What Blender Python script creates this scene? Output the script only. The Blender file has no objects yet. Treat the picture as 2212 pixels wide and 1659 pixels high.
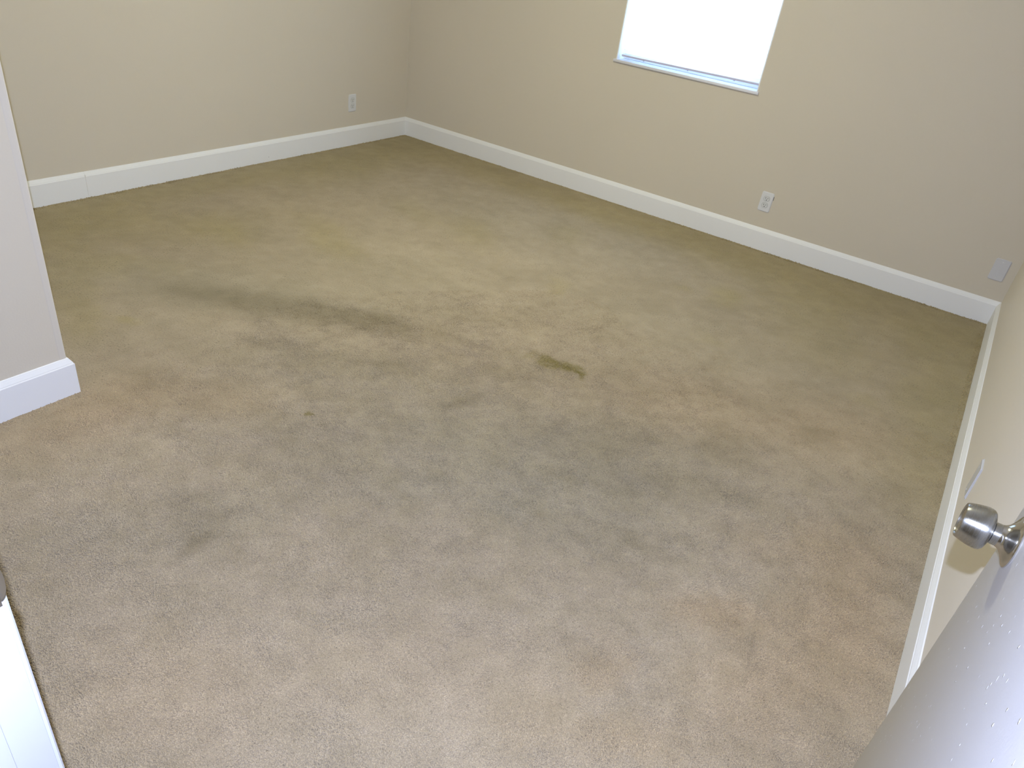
import bpy, bmesh, math, random
import numpy as np
from mathutils import Vector, Matrix

random.seed(7)
RNG = np.random.default_rng(7)
scene = bpy.context.scene
COL = scene.collection

# ---------------------------------------------------------------- camera
CAM_POS = Vector((0.0, 0.0, 1.5))
CAM_F = Vector((-0.41860702, 0.73863046, -0.52838737))
CAM_R = Vector((0.82086867, 0.55663507, 0.12779682))
CAM_U = Vector((-0.38851357, 0.38023999, 0.83932995))
cam_data = bpy.data.cameras.new('camera')
cam_data.sensor_width = 36.0
cam_data.sensor_fit = 'HORIZONTAL'
cam_data.lens = 1596.94 / 2212.0 * 36.0
cam_data.clip_start = 0.02
cam = bpy.data.objects.new('camera', cam_data)
COL.objects.link(cam)
rot = Matrix((CAM_R, CAM_U, -CAM_F)).transposed()
cam.matrix_world = Matrix.Translation(CAM_POS) @ rot.to_4x4()
scene.camera = cam

# ---------------------------------------------------------------- world (overcast daylight outside)
world = bpy.data.worlds.new('world')
scene.world = world
world.use_nodes = True
bg = world.node_tree.nodes['Background']
bg.inputs['Color'].default_value = (0.38, 0.60, 1.0, 1)
bg.inputs['Strength'].default_value = 9.0

# ---------------------------------------------------------------- the camera's own flash
fl = bpy.data.lights.new('flash', 'SPOT')
fl.energy = 240.0
fl.color = (0.56, 0.66, 1.0)
fl.shadow_soft_size = 0.005
fl.spot_size = math.radians(165)
fl.spot_blend = 0.9
flo = bpy.data.objects.new('flash', fl)
COL.objects.link(flo)
flo.matrix_world = Matrix.Translation(CAM_POS + CAM_U * 0.075 - CAM_F * 0.036 - CAM_R * 0.006) @ rot.to_4x4()

# view
scene.view_settings.view_transform = 'Standard'
scene.view_settings.look = 'None'
scene.view_settings.gamma = 1.0
scene.view_settings.use_curve_mapping = False
scene.view_settings.exposure = 0.0
scene.cycles.max_bounces = 10
scene.cycles.diffuse_bounces = 6
scene.cycles.transmission_bounces = 8
scene.cycles.transparent_max_bounces = 12
scene.cycles.sample_clamp_indirect = 4.0

FILL_WARM = (1.0, 0.98, 0.68)
FILL_ROOM = 100.0
FILL_HALL = 14.0

# own colours of the surfaces (linear) and a few positions shared by the builders
PAINT = (0.60, 0.545, 0.445)
TRIM = (0.78, 0.78, 0.77)
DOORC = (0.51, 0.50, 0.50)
C_BASE = (0.315, 0.255, 0.168)
M_WARMC = (1.06, 0.98, 0.86)  # warm carpet tone, also brightened for the dimly lit part near the door
M_GREYC = (0.88, 0.93, 0.95)
M_OLIVEC = (0.95, 0.95, 0.74)
M_DARKC = (0.74, 0.73, 0.68)
M_LIGHTC = (1.13, 1.14, 1.16)
C_STAIN = (0.20, 0.16, 0.065)
STRIKE_Z = 0.924
DOOR_X, DOOR_ROT = 0.196, 0.0
KNOB_Z = 0.955
FRAMEC = (0.50, 0.50, 0.50)
PILE = True
PILE_GAIN = 1.25
PILE_ZONES = [(-2.5, 0.31, 0.19, 3.0, 120000, 1.0), (-3.80, 0.31, 4.40, 4.465, 60000, 1.15), (-3.80, -3.75, 1.0, 4.465, 60000, 1.15), (0.26, 0.31, 3.0, 4.465, 60000, 1.1)]

# ================================================================ helpers
def link(name, me, mats, parent=None, loc=None, rotz=None):
    o = bpy.data.objects.new(name, me)
    COL.objects.link(o)
    if mats is not None:
        for m in (mats if isinstance(mats, (list, tuple)) else [mats]):
            me.materials.append(m)
    if parent is not None:
        o.parent = parent
    if loc is not None:
        o.location = loc
    if rotz is not None:
        o.rotation_euler = (0, 0, rotz)
    return o

def bm_obj(name, bm, mats, parent=None, loc=None, smooth=False, rotz=None):
    bmesh.ops.recalc_face_normals(bm, faces=bm.faces)
    me = bpy.data.meshes.new(name)
    bm.to_mesh(me)
    bm.free()
    if smooth:
        for p in me.polygons:
            p.use_smooth = True
        me.set_sharp_from_angle(angle=math.radians(35))
    return link(name, me, mats, parent, loc, rotz)

def add_box(bm, x0, x1, y0, y1, z0, z1, bevel=0.0, seg=2):
    t = bmesh.new()
    bmesh.ops.create_cube(t, size=1.0)
    for v in t.verts:
        v.co = Vector(((x0 + x1) / 2 + v.co.x * (x1 - x0), (y0 + y1) / 2 + v.co.y * (y1 - y0), (z0 + z1) / 2 + v.co.z * (z1 - z0)))
    if bevel > 0:
        bmesh.ops.bevel(t, geom=list(t.edges), offset=bevel, segments=seg, affect='EDGES', profile=0.5)
    me = bpy.data.meshes.new('tmp')
    t.to_mesh(me)
    t.free()
    bm.from_mesh(me)
    bpy.data.meshes.remove(me)

def box(name, x0, x1, y0, y1, z0, z1, mat, parent=None, bevel=0.0, seg=2):
    bm = bmesh.new()
    add_box(bm, x0, x1, y0, y1, z0, z1, bevel, seg)
    return bm_obj(name, bm, mat, parent, smooth=bevel > 0)

def prism_y(profile, y0, y1, bm=None):
    """extrude an (x, z) outline along y"""
    bm = bm or bmesh.new()
    a = [bm.verts.new((x, y0, z)) for x, z in profile]
    b = [bm.verts.new((x, y1, z)) for x, z in profile]
    n = len(profile)
    for i in range(n):
        bm.faces.new((a[i], a[(i + 1) % n], b[(i + 1) % n], b[i]))
    bm.faces.new(a)
    bm.faces.new(b[::-1])
    return bm

def lathe(profile, n=48, bm=None):
    """revolve (r, h) about local +Z"""
    bm = bm or bmesh.new()
    rings = []
    for r, h in profile:
        if r < 1e-6:
            rings.append([bm.verts.new((0, 0, h))])
        else:
            rings.append([bm.verts.new((r * math.cos(2 * math.pi * k / n), r * math.sin(2 * math.pi * k / n), h)) for k in range(n)])
    for A, B in zip(rings, rings[1:]):
        if len(A) == 1 and len(B) == 1:
            continue
        for k in range(n):
            k2 = (k + 1) % n
            if len(A) == 1:
                bm.faces.new((A[0], B[k], B[k2]))
            elif len(B) == 1:
                bm.faces.new((A[k], A[k2], B[0]))
            else:
                bm.faces.new((A[k], A[k2], B[k2], B[k]))
    return bm

def empty(name, loc=(0, 0, 0), rotz=0.0, parent=None):
    o = bpy.data.objects.new(name, None)
    o.empty_display_size = 0.1
    COL.objects.link(o)
    o.location = loc
    o.rotation_euler = (0, 0, rotz)
    if parent is not None:
        o.parent = parent
    return o

def tag(o, label=None, cat=None, group=None, kind=None):
    if label: o['label'] = label
    if cat: o['category'] = cat
    if group: o['group'] = group
    if kind: o['kind'] = kind
    return o

# ================================================================ materials
def new_mat(name, color, rough=0.6, metal=0.0, spec=0.5, matte=0.0):
    m = bpy.data.materials.new(name)
    m.use_nodes = True
    b = m.node_tree.nodes['Principled BSDF']
    b.inputs['Base Color'].default_value = (*color, 1)
    b.inputs['Roughness'].default_value = rough
    b.inputs['Metallic'].default_value = metal
    b.inputs['Specular IOR Level'].default_value = spec
    if metal == 0 and 'Diffuse Roughness' in b.inputs:
        b.inputs['Diffuse Roughness'].default_value = matte
    return m

def add_node(m, t, **kw):
    n = m.node_tree.nodes.new(t)
    for k, v in kw.items():
        setattr(n, k, v)
    return n

def noise(m, scale, detail=3.0, rough=0.5, vec=None, dist=0.0):
    n = add_node(m, 'ShaderNodeTexNoise')
    n.inputs['Scale'].default_value = scale
    n.inputs['Detail'].default_value = detail
    n.inputs['Roughness'].default_value = rough
    n.inputs['Distortion'].default_value = dist
    if vec is not None:
        m.node_tree.links.new(vec, n.inputs['Vector'])
    return n

def ramp(m, src, stops):
    r = add_node(m, 'ShaderNodeValToRGB')
    e = r.color_ramp.elements
    while len(e) < len(stops):
        e.new(0.5)
    for i, (p, c) in enumerate(stops):
        e[i].position = p
        e[i].color = (*c, 1) if len(c) == 3 else c
    m.node_tree.links.new(src, r.inputs['Fac'])
    return r

def bump(m, src, strength, distance, prev=None):
    b = add_node(m, 'ShaderNodeBump')
    b.inputs['Strength'].default_value = strength
    b.inputs['Distance'].default_value = distance
    m.node_tree.links.new(src, b.inputs['Height'])
    if prev is not None:
        m.node_tree.links.new(prev, b.inputs['Normal'])
    return b

def painted(name, color, rough, vary=0.03, peel=0.12, scale=190.0, spec=0.35, matte=0.0):
    """painted surface: faint roller texture and slightly uneven colour"""
    m = new_mat(name, color, rough, 0, spec, matte)
    L = m.node_tree.links
    g = add_node(m, 'ShaderNodeNewGeometry')
    bs = m.node_tree.nodes['Principled BSDF']
    n1 = noise(m, 1.3, 3, 0.5, g.outputs['Position'])
    lo = tuple(c * (1 - vary) for c in color)
    hi = tuple(min(1, c * (1 + vary)) for c in color)
    r = ramp(m, n1.outputs['Fac'], [(0.3, lo), (0.7, hi)])
    L.new(r.outputs['Color'], bs.inputs['Base Color'])
    n2 = noise(m, scale, 2, 0.5, g.outputs['Position'])
    b = bump(m, n2.outputs['Fac'], peel, 0.002)
    L.new(b.outputs['Normal'], bs.inputs['Normal'])
    return m

M_WALL = painted('beige_wall_paint', PAINT, 0.55, 0.012, 0.10, 190.0, 0.35, 0.31)
M_BEAD = painted('pale_corner_paint', (0.612, 0.562, 0.470), 0.5, 0.01, 0.06, 190.0, 0.35, 0.35)
M_CEIL = painted('white_ceiling_paint', (0.82, 0.81, 0.78), 0.8, 0.01, 0.3)
M_TRIM = painted('white_gloss_trim_paint', TRIM, 0.5, 0.015, 0.05, 60.0, 0.3, 0.1)
M_FRAME = painted('white_frame_paint', FRAMEC, 0.35, 0.015, 0.05, 60.0, 0.5)
M_PLATE = new_mat('white_plastic_plate', (0.66, 0.66, 0.66), 0.45, 0, 0.3)
M_PLATE2 = new_mat('grey_white_plastic_plate', (0.56, 0.555, 0.56), 0.5, 0, 0.3)
M_HEAD = new_mat('white_blind_rail', (0.8, 0.8, 0.8), 0.4)
M_SLOT = new_mat('dark_slot', (0.02, 0.018, 0.015), 0.7)
M_SILL = painted('white_marble_sill', (0.66, 0.66, 0.70), 0.25, 0.08, 0.03, 30.0)
M_ALU = new_mat('window_frame_white', (0.78, 0.78, 0.78), 0.4)
M_RAIL = new_mat('blind_rail_grey', (0.50, 0.48, 0.58), 0.45)
M_MIRROR = new_mat('satin_steel_plate', (0.55, 0.54, 0.52), 0.35, 1.0)
M_SCREW = new_mat('screw_steel', (0.5, 0.5, 0.5), 0.3, 1.0)
M_CORD = new_mat('white_cord', (0.8, 0.8, 0.8), 0.7)

# door paint with dust flecks and tiny bumps that sparkle in the flash
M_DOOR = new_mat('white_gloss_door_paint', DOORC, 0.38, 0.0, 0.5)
def _door():
    m = M_DOOR; L = m.node_tree.links; bs = m.node_tree.nodes['Principled BSDF']
    g = add_node(m, 'ShaderNodeNewGeometry')
    n = noise(m, 5.0, 4, 0.55, g.outputs['Position'])
    n2 = noise(m, 260.0, 2, 0.5, g.outputs['Position'])
    b1 = bump(m, n.outputs['Fac'], 0.06, 0.015)
    b2 = bump(m, n2.outputs['Fac'], 0.10, 0.001, b1.outputs['Normal'])
    # sparse elongated paint nibs: stretched voronoi cells
    mp = add_node(m, 'ShaderNodeMapping'); mp.inputs['Scale'].default_value = (1, 1, 0.55)
    wob = noise(m, 90.0, 2, 0.6, g.outputs['Position'])
    wv = add_node(m, 'ShaderNodeVectorMath', operation='MULTIPLY_ADD')
    L.new(wob.outputs['Color'], wv.inputs[0]); wv.inputs[1].default_value = (0.008, 0.008, 0.008)
    L.new(g.outputs['Position'], wv.inputs[2]); L.new(wv.outputs['Vector'], mp.inputs['Vector'])
    v = add_node(m, 'ShaderNodeTexVoronoi'); v.inputs['Scale'].default_value = 160.0; v.inputs['Randomness'].default_value = 1.0
    L.new(mp.outputs['Vector'], v.inputs['Vector'])
    sep = add_node(m, 'ShaderNodeSeparateColor'); L.new(v.outputs['Color'], sep.inputs['Color'])
    rare = add_node(m, 'ShaderNodeMath', operation='GREATER_THAN'); rare.inputs[1].default_value = 0.955
    L.new(sep.outputs['Red'], rare.inputs[0])
    rad = add_node(m, 'ShaderNodeMapRange'); rad.inputs['From Min'].default_value = 0.26; rad.inputs['From Max'].default_value = 0.12
    L.new(v.outputs['Distance'], rad.inputs['Value'])
    mul = add_node(m, 'ShaderNodeMath', operation='MULTIPLY'); L.new(rare.outputs[0], mul.inputs[0]); L.new(rad.outputs[0], mul.inputs[1])
    mix = add_node(m, 'ShaderNodeMix', data_type='RGBA')
    L.new(mul.outputs[0], mix.inputs['Factor'])
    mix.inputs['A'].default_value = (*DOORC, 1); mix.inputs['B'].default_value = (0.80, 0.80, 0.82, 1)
    L.new(mix.outputs['Result'], bs.inputs['Base Color'])
    b3 = bump(m, mul.outputs[0], 0.8, 0.0015, b2.outputs['Normal'])
    L.new(b3.outputs['Normal'], bs.inputs['Normal'])
_door()

# brushed satin nickel, brushed round the turning axis
M_KNOB = new_mat('brushed_nickel', (0.45, 0.445, 0.42), 0.27, 1.0)
def _knob():
    m = M_KNOB; L = m.node_tree.links; bs = m.node_tree.nodes['Principled BSDF']
    tc = add_node(m, 'ShaderNodeTexCoord')
    mp = add_node(m, 'ShaderNodeMapping'); mp.inputs['Scale'].default_value = (1.0, 1.0, 60.0)
    L.new(tc.outputs['Object'], mp.inputs['Vector'])
    n = noise(m, 30.0, 4, 0.6, mp.outputs['Vector'])
    b = bump(m, n.outputs['Fac'], 0.003, 0.0001)
    L.new(b.outputs['Normal'], bs.inputs['Normal'])
    r = ramp(m, n.outputs['Fac'], [(0.3, (0.24, 0.24, 0.24)), (0.7, (0.29, 0.29, 0.29))])
    L.new(r.outputs['Color'], bs.inputs['Roughness'])
    tg = add_node(m, 'ShaderNodeTangent', direction_type='RADIAL', axis='Z')
    bs.inputs['Anisotropic'].default_value = 0.8
    bs.inputs['Anisotropic Rotation'].default_value = 0.25
    L.new(tg.outputs['Tangent'], bs.inputs['Tangent'])
_knob()
M_BRIGHT = new_mat('polished_nickel', (0.58, 0.56, 0.52), 0.14, 1.0)

# translucent white blind slats
M_SLAT = bpy.data.materials.new('white_blind_slat')
M_SLAT.use_nodes = True
def _slat():
    nt = M_SLAT.node_tree; bs = nt.nodes['Principled BSDF']; out = nt.nodes['Material Output']
    bs.inputs['Base Color'].default_value = (0.9, 0.9, 0.9, 1); bs.inputs['Roughness'].default_value = 0.5
    tr = nt.nodes.new('ShaderNodeBsdfTranslucent'); tr.inputs['Color'].default_value = (0.9, 0.9, 0.9, 1)
    mx = nt.nodes.new('ShaderNodeMixShader'); mx.inputs['Fac'].default_value = 0.65
    nt.links.new(bs.outputs[0], mx.inputs[1]); nt.links.new(tr.outputs[0], mx.inputs[2]); nt.links.new(mx.outputs[0], out.inputs['Surface'])
_slat()

M_GLASS = bpy.data.materials.new('window_glass')
M_GLASS.use_nodes = True
def _glass():
    nt = M_GLASS.node_tree; out = nt.nodes['Material Output']; nt.nodes.remove(nt.nodes['Principled BSDF'])
    t = nt.nodes.new('ShaderNodeBsdfTransparent'); t.inputs['Color'].default_value = (0.95, 0.97, 0.97, 1)
    g = nt.nodes.new('ShaderNodeBsdfGlossy'); g.inputs['Roughness'].default_value = 0.02
    mx = nt.nodes.new('ShaderNodeMixShader'); mx.inputs['Fac'].default_value = 0.06
    nt.links.new(t.outputs[0], mx.inputs[1]); nt.links.new(g.outputs[0], mx.inputs[2]); nt.links.new(mx.outputs[0], out.inputs['Surface'])
_glass()

# ---------------------------------------------------------------- carpet
def carpet_mat(name, fine):
    m = new_mat(name, (0.4, 0.35, 0.27), 0.95, 0, 0.08, 0.2)
    L = m.node_tree.links; bs = m.node_tree.nodes['Principled BSDF']
    g = add_node(m, 'ShaderNodeNewGeometry')
    at = add_node(m, 'ShaderNodeAttribute', attribute_name='soil_lift_color')
    if not fine:
        at.attribute_type = 'INSTANCER'
    P = g.outputs['Position']
    if not fine:
        L.new(at.outputs['Color'], bs.inputs['Base Color'])
        return m
    tuft = noise(m, 330.0, 2, 0.6, P)            # single tufts
    clump = noise(m, 150.0, 3, 0.6, P, 0.3)      # pits between the clumped yarn ends, their shade darkened into the colour
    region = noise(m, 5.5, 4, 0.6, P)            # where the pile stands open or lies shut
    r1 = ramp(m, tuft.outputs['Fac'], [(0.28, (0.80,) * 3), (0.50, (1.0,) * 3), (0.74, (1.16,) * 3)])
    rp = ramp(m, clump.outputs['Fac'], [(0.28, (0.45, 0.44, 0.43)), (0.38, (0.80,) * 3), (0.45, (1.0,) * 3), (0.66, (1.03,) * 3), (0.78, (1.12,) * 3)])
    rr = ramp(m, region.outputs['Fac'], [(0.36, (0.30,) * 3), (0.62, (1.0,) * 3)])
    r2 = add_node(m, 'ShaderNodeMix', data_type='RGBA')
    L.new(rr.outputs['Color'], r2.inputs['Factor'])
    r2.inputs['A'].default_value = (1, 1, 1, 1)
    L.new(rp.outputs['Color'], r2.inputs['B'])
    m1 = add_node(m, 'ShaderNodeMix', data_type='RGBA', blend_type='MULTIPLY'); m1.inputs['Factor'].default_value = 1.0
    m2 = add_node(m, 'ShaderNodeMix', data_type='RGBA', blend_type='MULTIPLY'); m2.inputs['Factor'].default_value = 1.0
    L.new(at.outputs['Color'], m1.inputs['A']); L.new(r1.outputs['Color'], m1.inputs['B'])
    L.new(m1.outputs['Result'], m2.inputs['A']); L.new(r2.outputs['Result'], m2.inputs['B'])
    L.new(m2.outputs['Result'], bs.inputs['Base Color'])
    if fine:
        b1 = bump(m, clump.outputs['Fac'], 0.45, 0.006)
        b2 = bump(m, tuft.outputs['Fac'], 0.5, 0.002, b1.outputs['Normal'])
        L.new(b2.outputs['Normal'], bs.inputs['Normal'])
    bs.inputs['Sheen Weight'].default_value = 0.15
    bs.inputs['Sheen Roughness'].default_value = 0.6
    bs.inputs['Sheen Tint'].default_value = (0.9, 0.85, 0.75, 1)
    return m
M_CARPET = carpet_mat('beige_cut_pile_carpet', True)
M_YARN = carpet_mat('carpet_yarn', False)

# where the carpet is soiled, worn, brushed flat, stained or lightened against weak light: ellipses on the floor (metres):
# kind, centre x y, first half-axis x y, second half-axis x y, strength
SOIL_AND_LIFT = [
    ('olive', -3.627, 3.156, 0.041, 1.21, 0.129, -0.102, 0.75),
    ('olive', -3.539, 1.851, 0.068, 0.331, 0.249, -0.134, 0.9),
    ('olive', -3.376, 1.581, 0.079, 0.102, 0.29, -0.161, 0.6),
    ('olive', -3.522, 3.704, 0.009, 0.646, 0.266, -0.244, 0.9),
    ('olive', -3.546, 4.205, 0.187, 0.086, 0.228, -0.289, 0.7),
    ('olive', -3.106, 4.296, 0.509, 0.007, 0.153, -0.242, 0.8),
    ('olive', -2.111, 4.236, 0.661, 0.014, 0.098, -0.219, 0.8),
    ('olive', -1.308, 4.263, 0.633, 0.013, 0.062, -0.213, 0.8),
    ('olive', -0.467, 4.261, 0.486, 0.037, 0.041, -0.303, 0.85),
    ('olive', 0.112, 4.107, 0.275, -0.02, 0.003, -0.404, 1.0),
    ('olive', 0.221, 3.534, 0.139, 0.142, 0.067, -0.598, 0.8),
    ('olive', -0.479, 3.903, 0.292, 0.062, 0.063, -0.397, 0.75),
    ('olive', -0.995, 4.212, 0.318, 0.024, 0.075, -0.313, 0.5),
    ('olive', -3.189, 2.116, 0.166, 0.404, 0.179, -0.121, 0.5),
    ('olive', -3.037, 2.216, 0.176, 0.049, 0.122, -0.114, 0.8),
    ('olive', -2.714, 2.592, 0.228, -0.06, 0.088, -0.141, 0.6),
    ('olive', -2.526, 2.536, 0.138, 0.013, 0.069, -0.091, 0.4),
    ('olive', -3.02, 1.614, 0.039, 0.082, 0.095, -0.055, 0.6),
    ('olive', -2.913, 1.38, 0.065, 0.077, 0.309, -0.176, 0.5),
    ('olive', -2.632, 1.273, 0.064, 0.071, 0.166, -0.097, 0.5),
    ('olive', -2.519, 1.399, 0.027, 0.03, 0.032, -0.021, 0.9),
    ('olive', -2.909, 1.751, 0.132, 0.066, 0.059, -0.045, 0.3),
    ('olive', -0.866, 3.621, 0.072, 0.035, 0.035, -0.121, 0.9),
    ('olive', -1.523, 3.018, 0.064, -0.049, 0.012, -0.09, 0.5),
    ('olive', -1.87, 3.704, 0.097, 0.047, 0.07, -0.139, 0.4),
    ('olive', -2.628, 3.229, 0.192, 0.005, 0.083, -0.125, 0.4),
    ('olive', -2.249, 3.261, 0.178, -0.049, 0.087, -0.181, 0.5),
    ('olive', -0.232, 4.355, 0.124, 0.143, 0.033, -0.181, 0.5),
    ('olive', 0.114, 3.32, 0.1, 0.101, 0.026, -0.18, 0.5),
    ('olive', -1.089, 3.528, 0.054, 0.026, 0.017, -0.048, 0.5),
    ('olive', -0.754, 3.065, 0.079, 0.021, 0.012, -0.047, 0.3),
    ('olive', -0.049, 3.056, 0.07, 0.004, 0.003, -0.065, 0.5),
    ('olive', 0.023, 3.871, 0.006, 0.181, 0.062, -0.035, 0.6),
    ('olive', -0.271, 3.428, 0.235, 0.058, 0.027, -0.211, 0.45),
    ('olive', 0.212, 2.758, 0.086, 0.082, 0.056, -0.401, 0.35),
    ('stain', -1.167, 2.339, 0.047, 0.014, 0.022, -0.048, 1.0),
    ('stain', -1.104, 2.364, 0.06, 0.012, 0.012, -0.031, 1.0),
    ('stain', -1.033, 2.37, 0.044, -0.022, 0.003, -0.026, 1.0),
    ('stain', -1.581, 1.429, 0.003, 0.016, 0.013, -0.008, 0.9),
    ('stain', -1.25, 2.331, 0.017, 0.049, 0.019, -0.022, 0.4),
    ('grey', -1.063, 1.621, 0.584, 0.302, 0.196, -0.323, 0.55),
    ('grey', -2.22, 2.35, 0.588, 0.293, 0.262, -0.315, 0.35),
    ('grey', -0.865, 1.741, 0.377, 0.131, 0.1, -0.23, 0.45),
    ('grey', -0.57, 2.02, 0.337, 0.059, 0.077, -0.32, 0.4),
    ('grey', -2.606, 1.742, 0.557, 0.334, 0.174, -0.143, 0.45),
    ('grey', -2.366, 1.884, 0.44, 0.264, 0.128, -0.121, 0.4),
    ('grey', -1.09, 1.375, 0.109, 0.131, 0.045, -0.046, 0.4),
    ('grey', -0.818, 1.51, 0.075, 0.039, 0.025, -0.047, 0.5),
    ('grey', -1.793, 1.708, 0.474, 0.242, 0.133, -0.152, 0.35),
    ('grey', -0.624, 1.603, 0.301, 0.066, 0.048, -0.162, 0.35),
    ('grey', -0.193, 2.173, 0.288, 0.047, 0.024, -0.219, 0.15),
    ('grey', -1.606, 0.646, 0.082, 0.133, 0.084, -0.038, 0.25),
    ('grey', -0.889, 2.95, 0.597, 0.16, 0.084, -0.274, 0.25),
    ('grey', -1.407, 0.921, 0.097, 0.219, 0.136, -0.073, 0.3),
    ('dark', -2.244, 1.878, 0.258, 0.142, 0.066, -0.066, 1.0),
    ('dark', -1.952, 2.044, 0.223, 0.123, 0.053, -0.063, 0.95),
    ('dark', -2.51, 1.738, 0.22, 0.102, 0.064, -0.057, 0.95),
    ('dark', -2.104, 1.954, 0.206, 0.113, 0.04, -0.043, 0.5),
    ('dark', -2.546, 1.61, 0.15, 0.01, 0.037, -0.039, 0.4),
    ('dark', -1.696, 2.133, 0.154, 0.047, 0.03, -0.046, 0.5),
    ('dark', -1.515, 2.214, 0.114, 0.035, 0.016, -0.027, 0.4),
    ('dark', -1.601, 1.884, 0.092, 0.055, 0.042, -0.054, 0.6),
    ('dark', -1.532, 2.436, 0.12, 0.035, 0.025, -0.046, 0.3),
    ('dark', -1.278, 1.848, 0.033, 0.017, 0.021, -0.033, 0.8),
    ('dark', -1.239, 1.908, 0.019, 0.036, 0.026, -0.029, 0.5),
    ('dark', -2.131, 1.174, 0.073, 0.017, 0.045, -0.042, 0.45),
    ('dark', -2.412, 1.248, 0.063, 0.068, 0.178, -0.111, 0.25),
    ('dark', -1.351, 0.832, 0.021, 0.037, 0.028, -0.015, 1.0),
    ('dark', -1.353, 0.829, 0.011, 0.019, 0.016, -0.009, 0.6),
    ('dark', -1.336, 0.875, 0.015, 0.031, 0.016, -0.008, 0.6),
    ('dark', -1.428, 0.877, 0.092, 0.148, 0.099, -0.057, 0.2),
    ('dark', -0.418, 1.63, 0.145, 0.016, 0.007, -0.04, 0.5),
    ('dark', -0.354, 2.073, 0.146, 0.025, 0.011, -0.066, 0.3),
    ('dark', -0.766, 2.012, 0.281, 0.166, 0.046, -0.104, 0.3),
    ('dark', -0.411, 2.316, 0.079, 0.076, 0.041, -0.113, 0.35),
    ('dark', -0.517, 1.906, 0.094, 0.087, 0.031, -0.066, 0.3),
    ('dark', -0.667, 1.511, 0.161, 0.037, 0.025, -0.076, 0.25),
    ('dark', -0.146, 2.671, 0.067, 0.049, 0.013, -0.062, 0.65),
    ('dark', 0.143, 2.483, 0.085, 0.027, 0.003, -0.061, 0.55),
    ('dark', -1.066, 2.367, 0.283, 0.143, 0.047, -0.102, 0.25),
    ('dark', -1.233, 2.144, 0.129, 0.066, 0.037, -0.067, 0.3),
    ('dark', -1.962, 2.082, 0.101, 0.061, 0.027, -0.032, 0.3),
    ('dark', -0.759, 3.83, 0.087, 0.043, 0.017, -0.065, 0.3),
    ('dark', -1.005, 0.935, 0.068, 0.046, 0.017, -0.018, 0.2),
    ('dark', -1.227, 0.869, 0.059, 0.04, 0.025, -0.022, 0.2),
    ('dark', -1.818, 1.731, 0.303, 0.181, 0.028, -0.031, 0.3),
    ('dark', -2.048, 1.64, 0.097, 0.049, 0.03, -0.03, 0.35),
    ('dark', -0.407, 1.157, 0.072, 0.132, 0.039, -0.034, 0.15),
    ('dark', -0.36, 1.017, 0.05, 0.041, 0.019, -0.03, 0.2),
    ('dark', -1.176, 0.439, 0.044, 0.036, 0.042, -0.025, 0.15),
    ('warm', -2.069, 0.855, 0.064, 0.239, 0.143, -0.057, 0.5),
    ('warm', -2.083, 1.06, 0.084, 0.186, 0.151, -0.078, 0.45),
    ('warm', -1.849, 1.295, 0.126, 0.126, 0.09, -0.07, 0.4),
    ('warm', 0.162, 1.748, 0.137, 0.116, 0.061, -0.278, 0.75),
    ('warm', 0.053, 1.385, 0.185, 0.152, 0.061, -0.196, 0.6),
    ('warm', -0.126, 1.545, 0.131, 0.069, 0.016, -0.067, 0.7),
    ('warm', -0.307, 1.189, 0.054, 0.044, 0.032, -0.059, 0.5),
    ('warm', -0.36, 0.957, 0.082, 0.066, 0.055, -0.085, 0.3),
    ('warm', 0.03, 2.027, 0.187, 0.097, 0.019, -0.139, 0.5),
    ('warm', -1.026, 0.503, 0.183, 0.15, 0.145, -0.1, 0.35),
    ('warm', -0.643, 0.894, 0.248, 0.205, 0.097, -0.115, 0.2),
    ('warm', -0.584, 2.476, 0.317, 0.161, 0.062, -0.202, 0.35),
    ('warm', -0.107, 2.73, 0.235, 0.12, 0.032, -0.217, 0.4),
    ('warm', -0.174, 1.051, 0.099, 0.08, 0.03, -0.06, 0.5),
    ('light', -2.337, 2.776, 0.224, 0.057, 0.106, -0.149, 0.7),
    ('light', -2.105, 2.831, 0.213, 0.105, 0.081, -0.117, 0.6),
    ('light', -1.839, 3.162, 0.154, 0.075, 0.069, -0.121, 0.5),
    ('light', -1.838, 2.496, 0.23, 0.115, 0.06, -0.088, 0.45),
    ('light', -2.679, 1.914, 0.189, 0.148, 0.084, -0.069, 0.35),
    ('light', -2.337, 1.544, 0.261, 0.182, 0.065, -0.053, 0.55),
    ('light', -2.214, 2.167, 0.301, 0.181, 0.038, -0.042, 0.45),
    ('light', -1.605, 2.766, 0.09, 0.104, 0.057, -0.085, 0.6),
    ('light', -2.202, 3.562, 0.197, 0.095, 0.081, -0.135, 0.3),
    ('light', -1.483, 3.605, 0.227, 0.049, 0.051, -0.13, 0.4),
    ('light', -0.461, 2.088, 0.056, 0.029, 0.011, -0.037, 0.5),
    ('light', -0.393, 1.812, 0.153, 0.013, 0.008, -0.054, 0.6),
    ('light', -0.251, 2.058, 0.071, 0.012, 0.007, -0.051, 0.3),
    ('light', -0.273, 1.637, 0.111, 0.025, 0.009, -0.058, 0.4),
    ('light', -0.119, 1.327, 0.102, 0.084, 0.031, -0.077, 0.7),
    ('light', -0.252, 1.341, 0.104, 0.087, 0.025, -0.054, 0.5),
    ('light', -0.108, 1.644, 0.061, 0.059, 0.009, -0.023, 0.7),
    ('light', -0.06, 1.612, 0.011, 0.008, 0.019, -0.066, 0.9),
    ('light', -0.245, 1.57, 0.045, 0.024, 0.009, -0.031, 0.6),
    ('light', -0.388, 1.342, 0.115, 0.098, 0.03, -0.055, 0.3),
    ('light', -0.541, 1.193, 0.111, 0.094, 0.049, -0.075, 0.3),
    ('light', -0.481, 0.86, 0.199, 0.161, 0.074, -0.097, 0.4),
    ('light', -0.645, 0.741, 0.154, 0.125, 0.045, -0.048, 0.25),
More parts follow.
